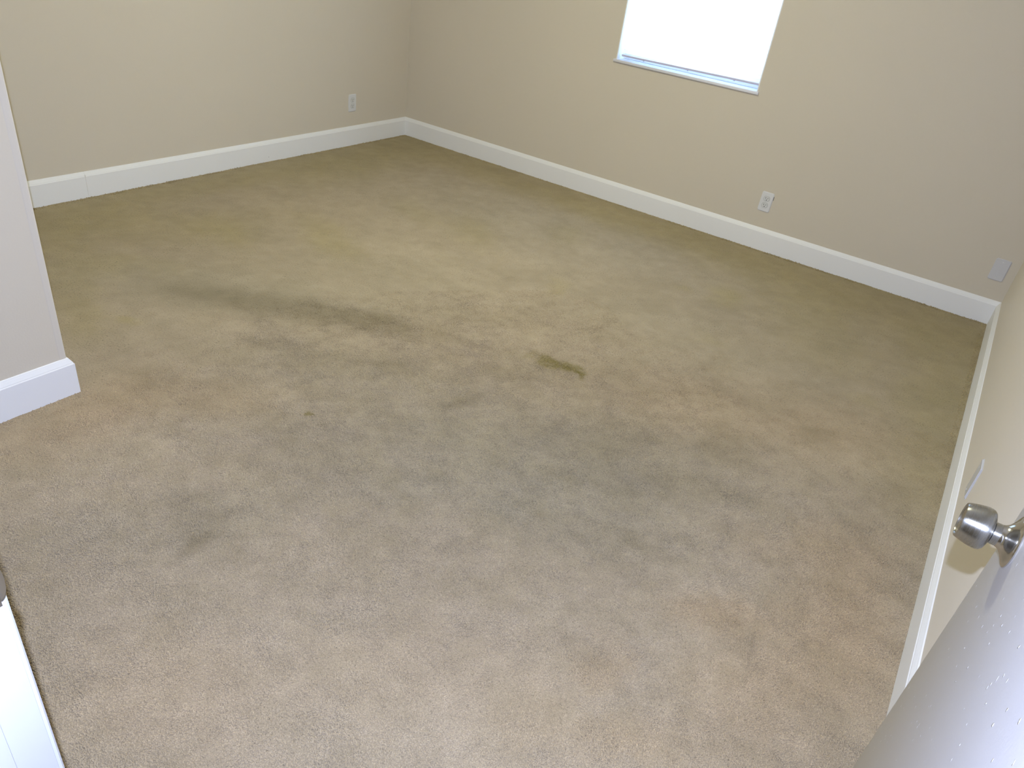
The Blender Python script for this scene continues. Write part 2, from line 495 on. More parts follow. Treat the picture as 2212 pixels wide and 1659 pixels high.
    ('light', 0.143, 1.305, 0.08, 0.064, 0.02, -0.071, 0.25),
    ('light', -1.96, 1.631, 0.207, 0.154, 0.035, -0.033, 0.3),
    ('light', -1.079, 3.004, 0.28, 0.168, 0.034, -0.084, 0.35),
    ('light', -1.427, 2.427, 0.143, 0.072, 0.029, -0.051, 0.3),
    ('light', 0.04, 2.524, 0.123, 0.115, 0.024, -0.119, 0.45),
    ('light', -0.223, 2.497, 0.055, 0.053, 0.019, -0.067, 0.3),
    ('light', -0.942, 0.815, 0.052, 0.118, 0.037, -0.019, 0.25),
    ('light', -1.817, 0.967, 0.153, 0.293, 0.149, -0.079, 0.6),
    ('light', -1.969, 0.759, 0.06, 0.199, 0.154, -0.059, 0.6),
    ('light', -1.729, 0.704, 0.109, 0.19, 0.111, -0.05, 0.5),
    ('light', -2.354, 1.415, 0.217, 0.162, 0.087, -0.065, 0.3),
    ('light', -0.101, 2.075, 0.205, 0.185, 0.06, -0.207, 0.6),  # lightens the colour where too little light reaches the carpet
    ('light', -0.238, 2.264, 0.169, 0.087, 0.024, -0.113, 0.4),
    ('light', -1.133, 0.974, 0.122, 0.021, 0.017, -0.03, 0.35),
    ('light', -0.177, 1.181, 0.07, 0.057, 0.016, -0.034, 0.3),
]
# seam [-0.065  1.681  0.   ] [-0.002  1.373  0.   ]


def value_noise(x, y, scale, seed):
    r = np.random.default_rng(seed)
    G = r.random((256, 256))
    u = x * scale + 1000.0; v = y * scale + 1000.0
    iu = np.floor(u).astype(int); iv = np.floor(v).astype(int)
    fu = u - iu; fv = v - iv
    fu = fu * fu * (3 - 2 * fu); fv = fv * fv * (3 - 2 * fv)
    g = lambda a, b: G[a % 256, b % 256]
    return (g(iu, iv) * (1 - fu) + g(iu + 1, iv) * fu) * (1 - fv) + (g(iu, iv + 1) * (1 - fu) + g(iu + 1, iv + 1) * fu) * fv

def fbm(x, y, scale, seed, octaves=4):
    s = 0; a = 1; t = 0
    for k in range(octaves):
        s = s + a * value_noise(x, y, scale * 2 ** k, seed + k); t += a; a *= 0.55
    return s / t

def soil_lift_color(x, y):
    """carpet colour (wear, soil, stains, lightening for weak light by the door) at floor points"""
    wx = x + 0.10 * (fbm(x, y, 7, 11) - 0.5) + 0.05 * (fbm(x, y, 26, 12, 3) - 0.5)
    wy = y + 0.10 * (fbm(x, y, 7, 21) - 0.5) + 0.05 * (fbm(x, y, 26, 22, 3) - 0.5)
    W = {k: np.zeros_like(x) for k in ('olive', 'stain', 'grey', 'dark', 'warm', 'light')}
    for k, cx, cy, ax, ay, bx, by, s in SOIL_AND_LIFT:
        det = ax * by - ay * bx
        hard = k == 'stain'
        X = (x * 0.3 + wx * 0.7) if hard else wx
        Y = (y * 0.3 + wy * 0.7) if hard else wy
        dx = X - cx; dy = Y - cy
        u = (dx * by - dy * bx) / det; v = (-dx * ay + dy * ax) / det
        d2 = u * u + v * v
        w = 1 / (1 + np.exp((np.sqrt(d2) - 1.0) * 7)) if hard else np.exp(-0.9 * d2 ** 1.3)
        W[k] = 1 - (1 - W[k]) * (1 - s * w)
    # soil line along the skirting
    edge = np.minimum(np.minimum(x + 3.80, 4.46 - y), 0.9 * (0.31 - x) + 0.6 * np.maximum(0, 2.6 - y))
    W['olive'] = 1 - (1 - W['olive']) * (1 - 0.55 * np.exp(-(np.maximum(edge, 0) / 0.20) ** 1.5) * (0.6 + 0.8 * fbm(x, y, 5, 31)))
    lo = fbm(x * 1.0 + y * 0.35, y * 2.2, 2.2, 41, 5)[:, None]
    mid = fbm(x + 0.3 * y, y * 1.3 - 0.3 * x, 8, 51, 5)[:, None]
    fine = fbm(x, y, 24, 81, 3)[:, None]
    base = np.array(C_BASE)[None, :]
    sharp = np.tanh((mid - 0.5) * 9)                  # pile lying one way or the other: patches with edges
    tint = np.array([1.0, 1.0, 1.25])[None, :]
    c = base * (1 + 0.16 * (lo - 0.5) + 0.038 * sharp * tint + 0.24 * (fine - 0.5) * np.array([0.9, 0.95, 1.1])[None, :])
    def mix(c, key, target, amt):
        w = (W[key] * amt)[:, None]
        return c * (1 - w) + c * np.array(target)[None, :] * w
    c = mix(c, 'warm', M_WARMC, 1.0)
    c = mix(c, 'grey', M_GREYC, 1.0)
    tex = 0.75 + 0.5 * fbm(x, y, 16, 61, 3)
    w = (np.clip(W['olive'] * tex, 0, 1))[:, None]
    c = c * (1 - w) + c * np.array(M_OLIVEC)[None, :] * w
    c = mix(c, 'dark', M_DARKC, 1.0)
    c = mix(c, 'light', M_LIGHTC, 1.0)
    w = (W['stain'] * (0.45 + 0.9 * fbm(x, y, 60, 101, 2)))[:, None]
    c = c * (1 - w) + np.array(C_STAIN)[None, :] * w
    # the faint seam near the door
    sx = -0.065 + (y - 1.681) * (-0.2045)
    seam = np.exp(-((x - sx) / 0.004) ** 2) * ((y > 1.37) & (y < 1.69)) * 0.14
    c = c * (1 - seam[:, None])
    return np.clip(c, 0.01, 1)

# ================================================================ room dimensions (metres)
XA, YB, XC, XD = -3.812, 4.478, 0.3205, -2.205     # wall faces: left, back, right, closet side
YF, YH = 0.169, 0.055                              # the doorway wall: room face, hall face
YDE = 0.991                                        # the closet's far face
HT = 2.44
JL, JR = -0.605, 0.200                             # door opening
DH = 2.04
XH0, YH0 = -1.6, -1.25                             # hall

# ---------------------------------------------------------------- floor
def make_floor():
    x0, x1, y0, y1 = -3.83, 0.34, YH0, 4.50
    st = 0.015
    nx = int((x1 - x0) / st) + 1; ny = int((y1 - y0) / st) + 1
    xs = np.linspace(x0, x1, nx); ys = np.linspace(y0, y1, ny)
    X, Y = np.meshgrid(xs, ys)
    x = X.ravel(); y = Y.ravel()
    z = 0.0025 * (fbm(x, y, 3, 71, 3) - 0.5) + 0.0035 * (fbm(x, y, 30, 72, 2) - 0.5)
    v = np.stack([x, y, z], 1)
    idx = np.arange(nx * ny).reshape(ny, nx)
    q = np.stack([idx[:-1, :-1], idx[:-1, 1:], idx[1:, 1:], idx[1:, :-1]], -1).reshape(-1, 4)
    me = bpy.data.meshes.new('floor')
    me.vertices.add(len(v)); me.vertices.foreach_set('co', v.astype(np.float32).ravel())
    me.loops.add(q.size); me.loops.foreach_set('vertex_index', q.astype(np.int32).ravel())
    me.polygons.add(len(q)); me.polygons.foreach_set('loop_start', np.arange(0, q.size, 4, dtype=np.int32))
    me.update(calc_edges=True)
    me.polygons.foreach_set('use_smooth', np.ones(len(q), bool))
    ca = me.color_attributes.new('soil_lift_color', 'FLOAT_COLOR', 'POINT')
    c = np.concatenate([soil_lift_color(x, y), np.ones((len(x), 1))], 1)
    ca.data.foreach_set('color', c.astype(np.float32).ravel())
    o = link('floor', me, M_CARPET)
    tag(o, 'worn beige cut-pile carpet with olive soiled edges and small stains', kind='structure')
    return o
floor = make_floor()

def make_pile():
    """cut-pile yarn ends standing on the carpet: one leaning tuft mesh scattered over the floor in view"""
    bm = bmesh.new()
    prof = [(0.0017, 0.0), (0.0021, 0.0032), (0.0015, 0.0058), (0.0, 0.0064)]
    rings = []
    for k, (r, h) in enumerate(prof):
        ox = 0.0022 * (h / 0.0064) ** 1.5
        if r == 0:
            rings.append([bm.verts.new((ox, 0, h))])
        else:
            rings.append([bm.verts.new((ox + r * math.cos(a + 0.5 * k), 0.8 * r * math.sin(a + 0.5 * k), h)) for a in (0, math.pi / 2, math.pi, 1.5 * math.pi)])
    for A, B in zip(rings, rings[1:]):
        for k in range(4):
            k2 = (k + 1) % 4
            bm.faces.new((A[k], A[k2], B[0]) if len(B) == 1 else (A[k], A[k2], B[k2], B[k]))
    tuft = bpy.data.meshes.new('yarn_tuft')
    bm.to_mesh(tuft); bm.free()
    for p in tuft.polygons: p.use_smooth = True
    tuft.materials.append(M_YARN)
    to = bpy.data.objects.new('yarn_tuft', tuft)          # never linked to the scene: only the shape that gets scattered
    # points: dense near the door, sparser and bigger further off
    xs, ys, sc = [], [], []
    for (x0, x1, y0, y1, dens, s) in PILE_ZONES:
        n = int((x1 - x0) * (y1 - y0) * dens)
        xs.append(RNG.uniform(x0, x1, n)); ys.append(RNG.uniform(y0, y1, n)); sc.append(np.full(n, s))
    x = np.concatenate(xs); y = np.concatenate(ys); s = np.concatenate(sc)
    # keep what stands on open carpet inside the room and can be seen from the doorway
    keep = (x > XA + 0.016) & (x < XC - 0.016) & (y < YB - 0.016) & ~((x < XD + 0.016) & (y < YDE + 0.016)) & (y > 0.19)
    keep &= ~((x > 0.19) & (x < 0.24) & (y < 0.98))
    # the pile is only modelled tuft by tuft where single tufts can be told apart: near the door and along the skirtings
    fade = np.clip((y - 1.9) / 1.1, 0, 1) + np.clip((-1.5 - x) / 0.9, 0, 1)
    rim = np.minimum(np.minimum(x - XA, XC - x), YB - y) < 0.040
    rim |= (x < XD + 0.04) & (y < YDE + 0.04)
    keep &= (fade < 0.999) | (rim & (RNG.random(len(x)) < 0.6))
    fade = np.where(rim, 0.25, fade)[keep]
    x, y, s = x[keep], y[keep], s[keep]
    n = len(x)
    me = bpy.data.meshes.new('carpet_pile')
    me.vertices.add(n)
    me.vertices.foreach_set('co', np.stack([x, y, -0.0026 - 0.0024 * fade - 0.0016 * (RNG.random(n) < 0.12)], 1).astype(np.float32).ravel())
    def fattr(nm, t, data, key):
        a = me.attributes.new(nm, t, 'POINT'); a.data.foreach_set(key, data.astype(np.float32).ravel())
    lay = fbm(x + 0.3 * y, y * 1.3 - 0.3 * x, 8, 51, 5)
    ang = 2 * math.pi * RNG.random(n) * 0.55 + 5.0 * lay
    open_ = fbm(x, y, 11, 91, 4)
    stand = 0.62 + 0.5 * RNG.random(n) - 0.25 * np.clip((open_ - 0.5) * 4, -1, 1) * (RNG.random(n) < 0.5)
    rot = np.stack([RNG.normal(0, 0.22, n), RNG.normal(0.15, 0.25, n), ang], 1)
    fattr('tuft_rot', 'FLOAT_VECTOR', rot, 'vector')
    fattr('tuft_scale', 'FLOAT_VECTOR', np.stack([s, s, s * stand], 1), 'vector')
    ca = me.attributes.new('soil_lift_color', 'FLOAT_COLOR', 'POINT')
    c = soil_lift_color(x, y) * (1 + RNG.normal(0, 0.07, n))[:, None]
    ca.data.foreach_set('color', np.concatenate([np.clip(c * PILE_GAIN, 0, 1), np.ones((n, 1))], 1).astype(np.float32).ravel())
    o = link('carpet_pile', me, None, floor)
    tag(o, kind='stuff')
    ng = bpy.data.node_groups.new('scatter_tufts', 'GeometryNodeTree')
    ng.interface.new_socket('Geometry', in_out='INPUT', socket_type='NodeSocketGeometry')
    ng.interface.new_socket('Geometry', in_out='OUTPUT', socket_type='NodeSocketGeometry')
    N = ng.nodes; K = ng.links
    gi = N.new('NodeGroupInput'); go = N.new('NodeGroupOutput')
    m2p = N.new('GeometryNodeMeshToPoints'); K.new(gi.outputs[0], m2p.inputs['Mesh'])
    oi = N.new('GeometryNodeObjectInfo'); oi.inputs['Object'].default_value = to
    ins = N.new('GeometryNodeInstanceOnPoints')
    K.new(m2p.outputs[0], ins.inputs['Points']); K.new(oi.outputs['Geometry'], ins.inputs['Instance'])
    def named(nm, ty):
        a = N.new('GeometryNodeInputNamedAttribute'); a.data_type = ty; a.inputs['Name'].default_value = nm; return a.outputs['Attribute']
    e2r = N.new('FunctionNodeEulerToRotation'); K.new(named('tuft_rot', 'FLOAT_VECTOR'), e2r.inputs[0])
    K.new(e2r.outputs[0], ins.inputs['Rotation'])
    K.new(named('tuft_scale', 'FLOAT_VECTOR'), ins.inputs['Scale'])
    K.new(ins.outputs[0], go.inputs[0])
    md = o.modifiers.new('scatter', 'NODES'); md.node_group = ng
    return o

if PILE:
    make_pile()

# ---------------------------------------------------------------- walls and ceiling
def struct(o, label=None):
    return tag(o, label, kind='structure')

WT = 0.12
struct(box('wall_left', XA - WT, XA, YDE - 0.1, YB + WT, -0.02, HT, M_WALL))
WX0, WX1, WZ0, WZ1 = -2.156, -1.248, 0.842, 2.06    # window opening
def wall_back():
    bm = bmesh.new()
    y0, y1 = YB, YB + 0.16
    add_box(bm, XA, WX0, y0, y1, -0.02, HT)
    add_box(bm, WX1, XC + WT, y0, y1, -0.02, HT)
    add_box(bm, WX0, WX1, y0, y1, -0.02, WZ0)
    add_box(bm, WX0, WX1, y0, y1, WZ1, HT)
    struct(bm_obj('wall_back', bm, M_WALL))
wall_back()
struct(box('wall_right', XC, XC + WT, YH0, YB, -0.02, HT, M_WALL))
# closet block that juts into the room on the left, with a rounded corner bead
def wall_closet():
    bm = bmesh.new()
    x0, x1, y0, y1 = XA, XD, YH, YDE
    r = 0.003
    pts = [(x0, y0), (x1, y0)]
    for k in range(7):
        a = k / 6 * math.pi / 2
        pts.append((x1 - r + r * math.cos(a), y1 - r + r * math.sin(a)))
    pts.append((x0, y1))
    lo = [bm.verts.new((x, y, -0.02)) for x, y in pts]
    hi = [bm.verts.new((x, y, HT)) for x, y in pts]
    n = len(pts)
    for i in range(n):
        bm.faces.new((lo[i], lo[(i + 1) % n], hi[(i + 1) % n], hi[i]))
    bm.faces.new(lo[::-1]); bm.faces.new(hi)
    w = struct(bm_obj('wall_closet', bm, M_WALL, smooth=True))
    # plastered corner bead: a slightly proud, paler band down the outside corner
    bm = bmesh.new()
    p = [(-0.0003, -0.024), (0.0005, -0.019), (0.0009, -0.009), (0.0007, -0.003), (-0.0008, -0.0004), (-0.004, 0.0004), (-0.004, -0.024)]
    lo = [bm.verts.new((XD + a, YDE + b, 0.131)) for a, b in p]
    hi = [bm.verts.new((XD + a, YDE + b, HT)) for a, b in p]
    for i in range(len(p)):
        bm.faces.new((lo[i], lo[(i + 1) % len(p)], hi[(i + 1) % len(p)], hi[i]))
    bm.faces.new(lo); bm.faces.new(hi)
    bm_obj('corner_bead', bm, M_BEAD, w)
wall_closet()
def wall_front():
    bm = bmesh.new()
    g = 0.016
    add_box(bm, XD, JL - g, YH, YF, -0.02, HT)
    add_box(bm, JR + g, XC, YH, YF, -0.02, HT)
    add_box(bm, JL - g, JR + g, YH, YF, DH + g, HT)
    struct(bm_obj('wall_front', bm, M_WALL))
wall_front()
struct(box('wall_hall_left', XH0 - WT, XH0, YH0, YH, -0.02, HT, M_WALL))
struct(box('wall_hall_back', XH0 - WT, XC + WT, YH0 - WT, YH0, -0.02, HT, M_WALL))
struct(box('ceiling', XA - WT, XC + WT, YH0 - WT, YB + WT, HT, HT + 0.05, M_CEIL))

# ---------------------------------------------------------------- baseboards
T = 0.0145
PROF = [(0, -0.012), (T, -0.012), (T, 0.1085), (T * 0.93, 0.1105), (T * 0.86, 0.1112), (T * 0.80, 0.1145), (T * 0.45, 0.1240), (T * 0.40, 0.1250), (T * 0.22, 0.1300), (0, 0.1312)]
def base_run(name, p0, p1, normal, parent=None, miter0=0, miter1=0):
    """skirting from p0 to p1 along a wall face; normal points into the room; miter +1 outside corner, -1 inside"""
    p0 = Vector((*p0, 0)); p1 = Vector((*p1, 0)); n = Vector((*normal, 0))
    d = (p1 - p0).normalized()
    bm = bmesh.new()
    a, b = [], []
    for t, z in PROF:
        a.append(bm.verts.new(p0 + n * t - d * t * miter0 + Vector((0, 0, z))))
        b.append(bm.verts.new(p1 + n * t + d * t * miter1 + Vector((0, 0, z))))
    k = len(PROF)
    for i in range(k):
        bm.faces.new((a[i], a[(i + 1) % k], b[(i + 1) % k], b[i]))
    bm.faces.new(a); bm.faces.new(b[::-1])
    return bm_obj(name, bm, M_TRIM, parent)

bl = struct(empty('baseboard_left'))
base_run('board', (XA, 1.988), (XA, YB), (1, 0), bl, 0, -1)
b2 = base_run('board', (XA, YDE), (XA, 1.9875), (1, 0), bl, 0, 0)
b2.location.x = 0.0
bm = bmesh.new()
for k in range(6):
    z = 0.012 + k * 0.018
    add_box(bm, XA + T - 0.001, XA + T + 0.0002, 1.9860 - 0.0006 * (k % 2), 1.9880 + 0.0006 * (k % 3), z, z + 0.0165)
bm_obj('joint_crack', bm, painted('joint_filler', (0.68, 0.66, 0.63), 0.7), bl)
struct(base_run('baseboard_back', (XA, YB), (XC, YB), (0, -1), None, -1, -1))
struct(base_run('baseboard_right', (XC, YF + 0.005), (XC, YB), (-1, 0), None, 0, -1))
struct(base_run('baseboard_closet', (XD, YF), (XD, YDE), (1, 0), None, -1, 1))
struct(base_run('baseboard_closet_end', (XA, YDE), (XD, YDE), (0, 1), None, 0, 1))
struct(base_run('baseboard_front', (XD, YF), (JL - 0.066, YF), (0, 1), None, -1, 0))
# filled nail heads on the skirtings
def nail(name_parent, loc, axis):
    bm = lathe([(0.0, 0.0006), (0.0018, 0.0005), (0.0024, -0.0002)], 12)
    o = bm_obj('nail_hole', bm, painted('nail_hole_grey', (0.25, 0.23, 0.22), 0.8), name_parent)
    o.location = loc
    o.rotation_euler = (0, math.pi / 2, 0) if axis == 'x' else (math.pi / 2, 0, 0)
nail(bl, (XA + T, 3.16, 0.030), 'x')

# ---------------------------------------------------------------- window
win = struct(empty('window_1', ((WX0 + WX1) / 2, YB, WZ0)))
def wbox(name, x0, x1, y0, y1, z0, z1, mat, bevel=0.0, parent=None):
    o = box(name, x0, x1, y0, y1, z0, z1, mat, None, bevel)
    if parent is None:
        parent = win
    o.parent = parent
    base = Vector(win.location)
    o.matrix_parent_inverse = Matrix.Translation(-base)
    return o
sill = wbox('window_sill', WX0 - 0.014, WX1 + 0.008, YB - 0.012, YB + 0.13, WZ0, WZ0 + 0.016, M_SILL, 0.003)
FY0, FY1 = YB + 0.095, YB + 0.135
wbox('window_jamb', WX0, WX0 + 0.006, YB + 0.0005, YB + 0.16, WZ0 + 0.016, WZ1, M_TRIM)
wbox('window_jamb', WX1 - 0.006, WX1, YB + 0.0005, YB + 0.16, WZ0 + 0.016, WZ1, M_TRIM)
wbox('window_jamb', WX0 + 0.006, WX1 - 0.006, YB + 0.0005, YB + 0.16, WZ1 - 0.006, WZ1, M_TRIM)
fz0 = WZ0 + 0.016
def wframe():
    bm = bmesh.new(); w = 0.032
    add_box(bm, WX0, WX0 + w, FY0, FY1, fz0, WZ1, 0.002)
    add_box(bm, WX1 - w, WX1, FY0, FY1, fz0, WZ1, 0.002)
    add_box(bm, WX0 + w, WX1 - w, FY0, FY1, fz0, fz0 + w, 0.002)
    add_box(bm, WX0 + w, WX1 - w, FY0, FY1, WZ1 - w, WZ1, 0.002)
    add_box(bm, WX0 + w, WX1 - w, FY0 - 0.006, FY1 - 0.01, 1.44, 1.475, 0.002)
    o = bm_obj('window_frame', bm, M_ALU, win)
    o.matrix_parent_inverse = Matrix.Translation(-Vector(win.location))
    return o
wf = wframe()
for z0, z1 in ((fz0 + 0.032, 1.44), (1.475, WZ1 - 0.032)):
    p = box('window_pane', WX0 + 0.032, WX1 - 0.032, FY0 + 0.016, FY0 + 0.020, z0, z1, M_GLASS, win)
    p.matrix_parent_inverse = Matrix.Translation(-Vector(win.location))

# venetian blind hung inside the recess
BY = YB + 0.034
BX0, BX1 = WX0 + 0.022, WX1 - 0.010
blind = empty('window_blind', ((BX0 + BX1) / 2, BY, WZ1))
tag(blind, 'white slatted blind lowered almost to the sill inside the bright window', 'blind')
cxb = (BX0 + BX1) / 2; half = (BX1 - BX0) / 2
def in_blind(name, x0, x1, y0, y1, z0, z1, mat, bevel=0.0, parent=None):
    o = box(name, x0 - cxb, x1 - cxb, y0 - BY, y1 - BY, z0 - WZ1, z1 - WZ1, mat, parent or blind, bevel)
    return o
in_blind('head_rail', BX0, BX1, BY - 0.018, BY + 0.018, WZ1 - 0.034, WZ1 - 0.001, M_HEAD, 0.002)
RZ = 0.886
slat_me = None
z = RZ + 0.020
while z < WZ1 - 0.045:
    if slat_me is None:
        bm = bmesh.new()
        rows = []
        n = 5
        for i in range(n):
            t = i / (n - 1) * 2 - 1
            a = math.radians(62)
            yy = t * 0.0125; crown = 0.0016 * (1 - t * t)
            y2 = yy * math.cos(a) - crown * math.sin(a); z2 = yy * math.sin(a) + crown * math.cos(a)
            rows.append((bm.verts.new((-half + 0.004, y2, z2)), bm.verts.new((half - 0.004, y2, z2))))
        for A, B in zip(rows, rows[1:]):
            bm.faces.new((A[0], A[1], B[1], B[0]))
        so = bm_obj('slat', bm, M_SLAT, blind, (0, 0, z - WZ1), smooth=True)
        slat_me = so
    else:
        c = slat_me.copy(); COL.objects.link(c); c.parent = blind; c.location = (0, 0, z - WZ1)
    z += 0.0212
rail = in_blind('bottom_rail', BX0, BX1, BY - 0.0125, BY + 0.0125, WZ1 - 0.0045, WZ1 + 0.0065, M_RAIL, 0.002)
rail.location = (0, 0, RZ - WZ1)
rail.rotation_euler = (0, -0.012, 0)
for fx in (0.17, 0.50, 0.83):
    x = BX0 + (BX1 - BX0) * fx
    bmp = lathe([(0, -0.005), (0.004, -0.0045), (0.0062, -0.001), (0.0062, 0.0005)], 16)
    pl = bm_obj('cord_plug', bmp, M_RAIL, rail, (x - cxb, -0.004, -0.0045), smooth=True)
    pl.visible_shadow = True
    for dy in (-0.0115, 0.0115):
        in_blind('ladder_cord', x - 0.0003, x + 0.0003, BY + dy - 0.0003, BY + dy + 0.0003, RZ + 0.006, WZ1 - 0.034, M_SLAT)

# ---------------------------------------------------------------- electrical plates
def rounded_plate(w, h, d, r=0.004):
    """plate in the local xz plane facing local -y, back on y=0"""
    bm = bmesh.new()
    add_box(bm, -w / 2, w / 2, -d, 0.0, -h / 2, h / 2)
    top = [e for e in bm.edges if all(abs(v.co.y + d) < 1e-6 for v in e.verts)]
    vert = [e for e in bm.edges if abs(e.verts[0].co.y - e.verts[1].co.y) > 1e-4]
    bmesh.ops.bevel(bm, geom=vert, offset=r, segments=3, affect='EDGES')
    top = [e for e in bm.edges if all(abs(v.co.y + d) < 1e-6 for v in e.verts)]
    bmesh.ops.bevel(bm, geom=top, offset=d * 0.55, segments=3, affect='EDGES')
    return bm

def duplex(name, label, loc, rotz, tilt=0.0, group=None):
    root = empty(name, loc, rotz)
    root.rotation_euler = (0, tilt, rotz)
    tag(root, label, 'outlet', group)
    bm_obj('cover_plate', rounded_plate(0.0715, 0.1145, 0.0055), M_PLATE, root, smooth=True)
    for s in (1, -1):
        # receptacle face: circle cut flat at top and bottom
        bm = bmesh.new()
        pts = []
        R = 0.0172; flat = 0.0142
        for k in range(40):
            a = 2 * math.pi * k / 40
            pts.append((R * math.cos(a), max(-flat, min(flat, R * math.sin(a)))))
        A = [bm.verts.new((x, -0.0052, z)) for x, z in pts]
        B = [bm.verts.new((x * 0.97, -0.0068, z * 0.97)) for x, z in pts]
        for i in range(40):
            bm.faces.new((A[i], A[(i + 1) % 40], B[(i + 1) % 40], B[i]))
        bm.faces.new(B)
        rc = bm_obj('receptacle', bm, new_mat('receptacle_white', (0.62, 0.625, 0.61), 0.4), root, (0, 0, s * 0.0195))
        ring = bmesh.new()
        A = [ring.verts.new((x * 1.0, -0.00558, z * 1.0)) for x, z in pts]
        B = [ring.verts.new((x * 1.07, -0.00562, z * 1.07)) for x, z in pts]
        for i in range(40):
            ring.faces.new((A[i], A[(i + 1) % 40], B[(i + 1) % 40], B[i]))
        bm_obj('gap_line', ring, new_mat('gap_grey', (0.30, 0.30, 0.28), 0.8), rc)
        for nm, xx, w, h in (('slot', -0.0064, 0.0024, 0.0088), ('slot', 0.0064, 0.0022, 0.0072)):
            o = box(nm, xx - w / 2, xx + w / 2, -0.00705, -0.0066, 0.0035 - h / 2, 0.0035 + h / 2, M_SLOT, rc)
        g = lathe([(0, 0.00035), (0.0027, 0.00035), (0.0027, 0)], 16)
        go = bm_obj('ground_hole', g, M_SLOT, rc, (0, -0.0067, -0.0078))
        go.rotation_euler = (math.pi / 2, 0, 0)
    sc = lathe([(0, 0.0016), (0.0022, 0.0012), (0.0032, 0.0)], 16)
    so = bm_obj('screw', sc, M_PLATE, root, (0, -0.0054, 0), smooth=True)
    so.rotation_euler = (math.pi / 2, 0, 0)
    return root

duplex('electrical_outlet', 'white duplex wall outlet on the left wall, near the far corner', (XA, 3.909, 0.287), math.pi / 2)
ob = duplex('electrical_outlet', 'white duplex wall outlet below and right of the window, dark gap at its edge', (-1.0165, YB, 0.2855), 0.0, 0.02)
bm = bmesh.new()
add_box(bm, 0.0345, 0.0385, -0.0012, 0.0002, 0.018, 0.040, 0.0005)
bm_obj('wall_gap', bm, M_SLOT, ob)

blank = empty('blank_wall_plate', (0.2415, YB, 0.2905))
tag(blank, 'plain white blank cover plate on the window wall beside the right corner', 'wall plate')
bm_obj('cover_plate', rounded_plate(0.0715, 0.1145, 0.005), M_PLATE2, blank, smooth=True)
for s in (1, -1):
    sc = lathe([(0, 0.0013), (0.0022, 0.001), (0.0032, 0.0)], 16)
    so = bm_obj('screw', sc, M_PLATE, blank, (0, -0.0049, s * 0.042), smooth=True)
    so.rotation_euler = (math.pi / 2, 0, 0)

side = empty('blank_wall_plate', (XC, 2.285, 0.275), -math.pi / 2)
tag(side, 'thin white cover plate on the right wall just above the door knob, seen edge-on', 'wall plate')
bm_obj('cover_plate', rounded_plate(0.0715, 0.1145, 0.0052, 0.002), M_PLATE2, side, smooth=True)
for s in (1, -1):
    sc = lathe([(0, 0.0013), (0.0022, 0.001), (0.0032, 0.0)], 16)
    so = bm_obj('screw', sc, M_PLATE, side, (0, -0.0062, s * 0.042), smooth=True)
    so.rotation_euler = (math.pi / 2, 0, 0)

# ---------------------------------------------------------------- door frame
fr = struct(empty('trim_1'))
g = 0.016
def jamb_box(name, *a, bevel=0.0012, mat=None):
    return box(name, *a, mat or M_FRAME, fr, bevel)
jamb_box('side_jamb', JL - g, JL, YH, YF, 0.0, DH)
jamb_box('side_jamb', JR, JR + g, YH, YF, 0.0, DH)
jamb_box('head_jamb', JL - g, JR + g, YH, YF, DH, DH + g)
ST = 0.038
jamb_box('door_stop', JL, JL + 0.011, YH + 0.038, YF - ST, 0.0, DH - 0.011)
jamb_box('door_stop', JR - 0.011, JR, YH + 0.038, YF - ST, 0.0, DH - 0.011)
jamb_box('door_stop', JL, JR, YH + 0.038, YF - ST, DH - 0.011, DH)
def casing(xi, sgn, y_face, ny):
    """tapered casing: thin at the opening, thicker outside; xi inner edge x, sgn the outward x direction"""
    prof = [(0, 0), (0, 0.004), (0.002, 0.0062), (0.014, 0.0085), (0.040, 0.0120), (0.052, 0.0135), (0.057, 0.0120), (0.057, 0)]
    bm = bmesh.new()
    a = [bm.verts.new((xi + sgn * w, y_face + ny * t, 0.0)) for w, t in prof]
    b = [bm.verts.new((xi + sgn * w, y_face + ny * t, DH + 0.005 + w)) for w, t in prof]
    n = len(prof)
    for i in range(n):
        bm.faces.new((a[i], a[(i + 1) % n], b[(i + 1) % n], b[i]))
    bm.faces.new(a); bm.faces.new(b)
    bm_obj('casing', bm, M_FRAME, fr)
def casing_head(x0, x1, y_face, ny):
    prof = [(0, 0), (0, 0.004), (0.002, 0.0062), (0.014, 0.0085), (0.040, 0.0120), (0.052, 0.0135), (0.057, 0.0120), (0.057, 0)]
    bm = bmesh.new()
    a = [bm.verts.new((x0 - w, y_face + ny * t, DH + 0.005 + w)) for w, t in prof]
    b = [bm.verts.new((x1 + w, y_face + ny * t, DH + 0.005 + w)) for w, t in prof]
    n = len(prof)
    for i in range(n):
        bm.faces.new((a[i], a[(i + 1) % n], b[(i + 1) % n], b[i]))
    bm.faces.new(a); bm.faces.new(b)
    bm_obj('casing', bm, M_FRAME, fr)
casing(JL - 0.004, -1, YF, 1); casing(JR + 0.004, 1, YF, 1); casing_head(JL - 0.004, JR + 0.004, YF, 1)
casing(JL - 0.004, -1, YH, -1); casing(JR + 0.004, 1, YH, -1); casing_head(JL - 0.004, JR + 0.004, YH, -1)
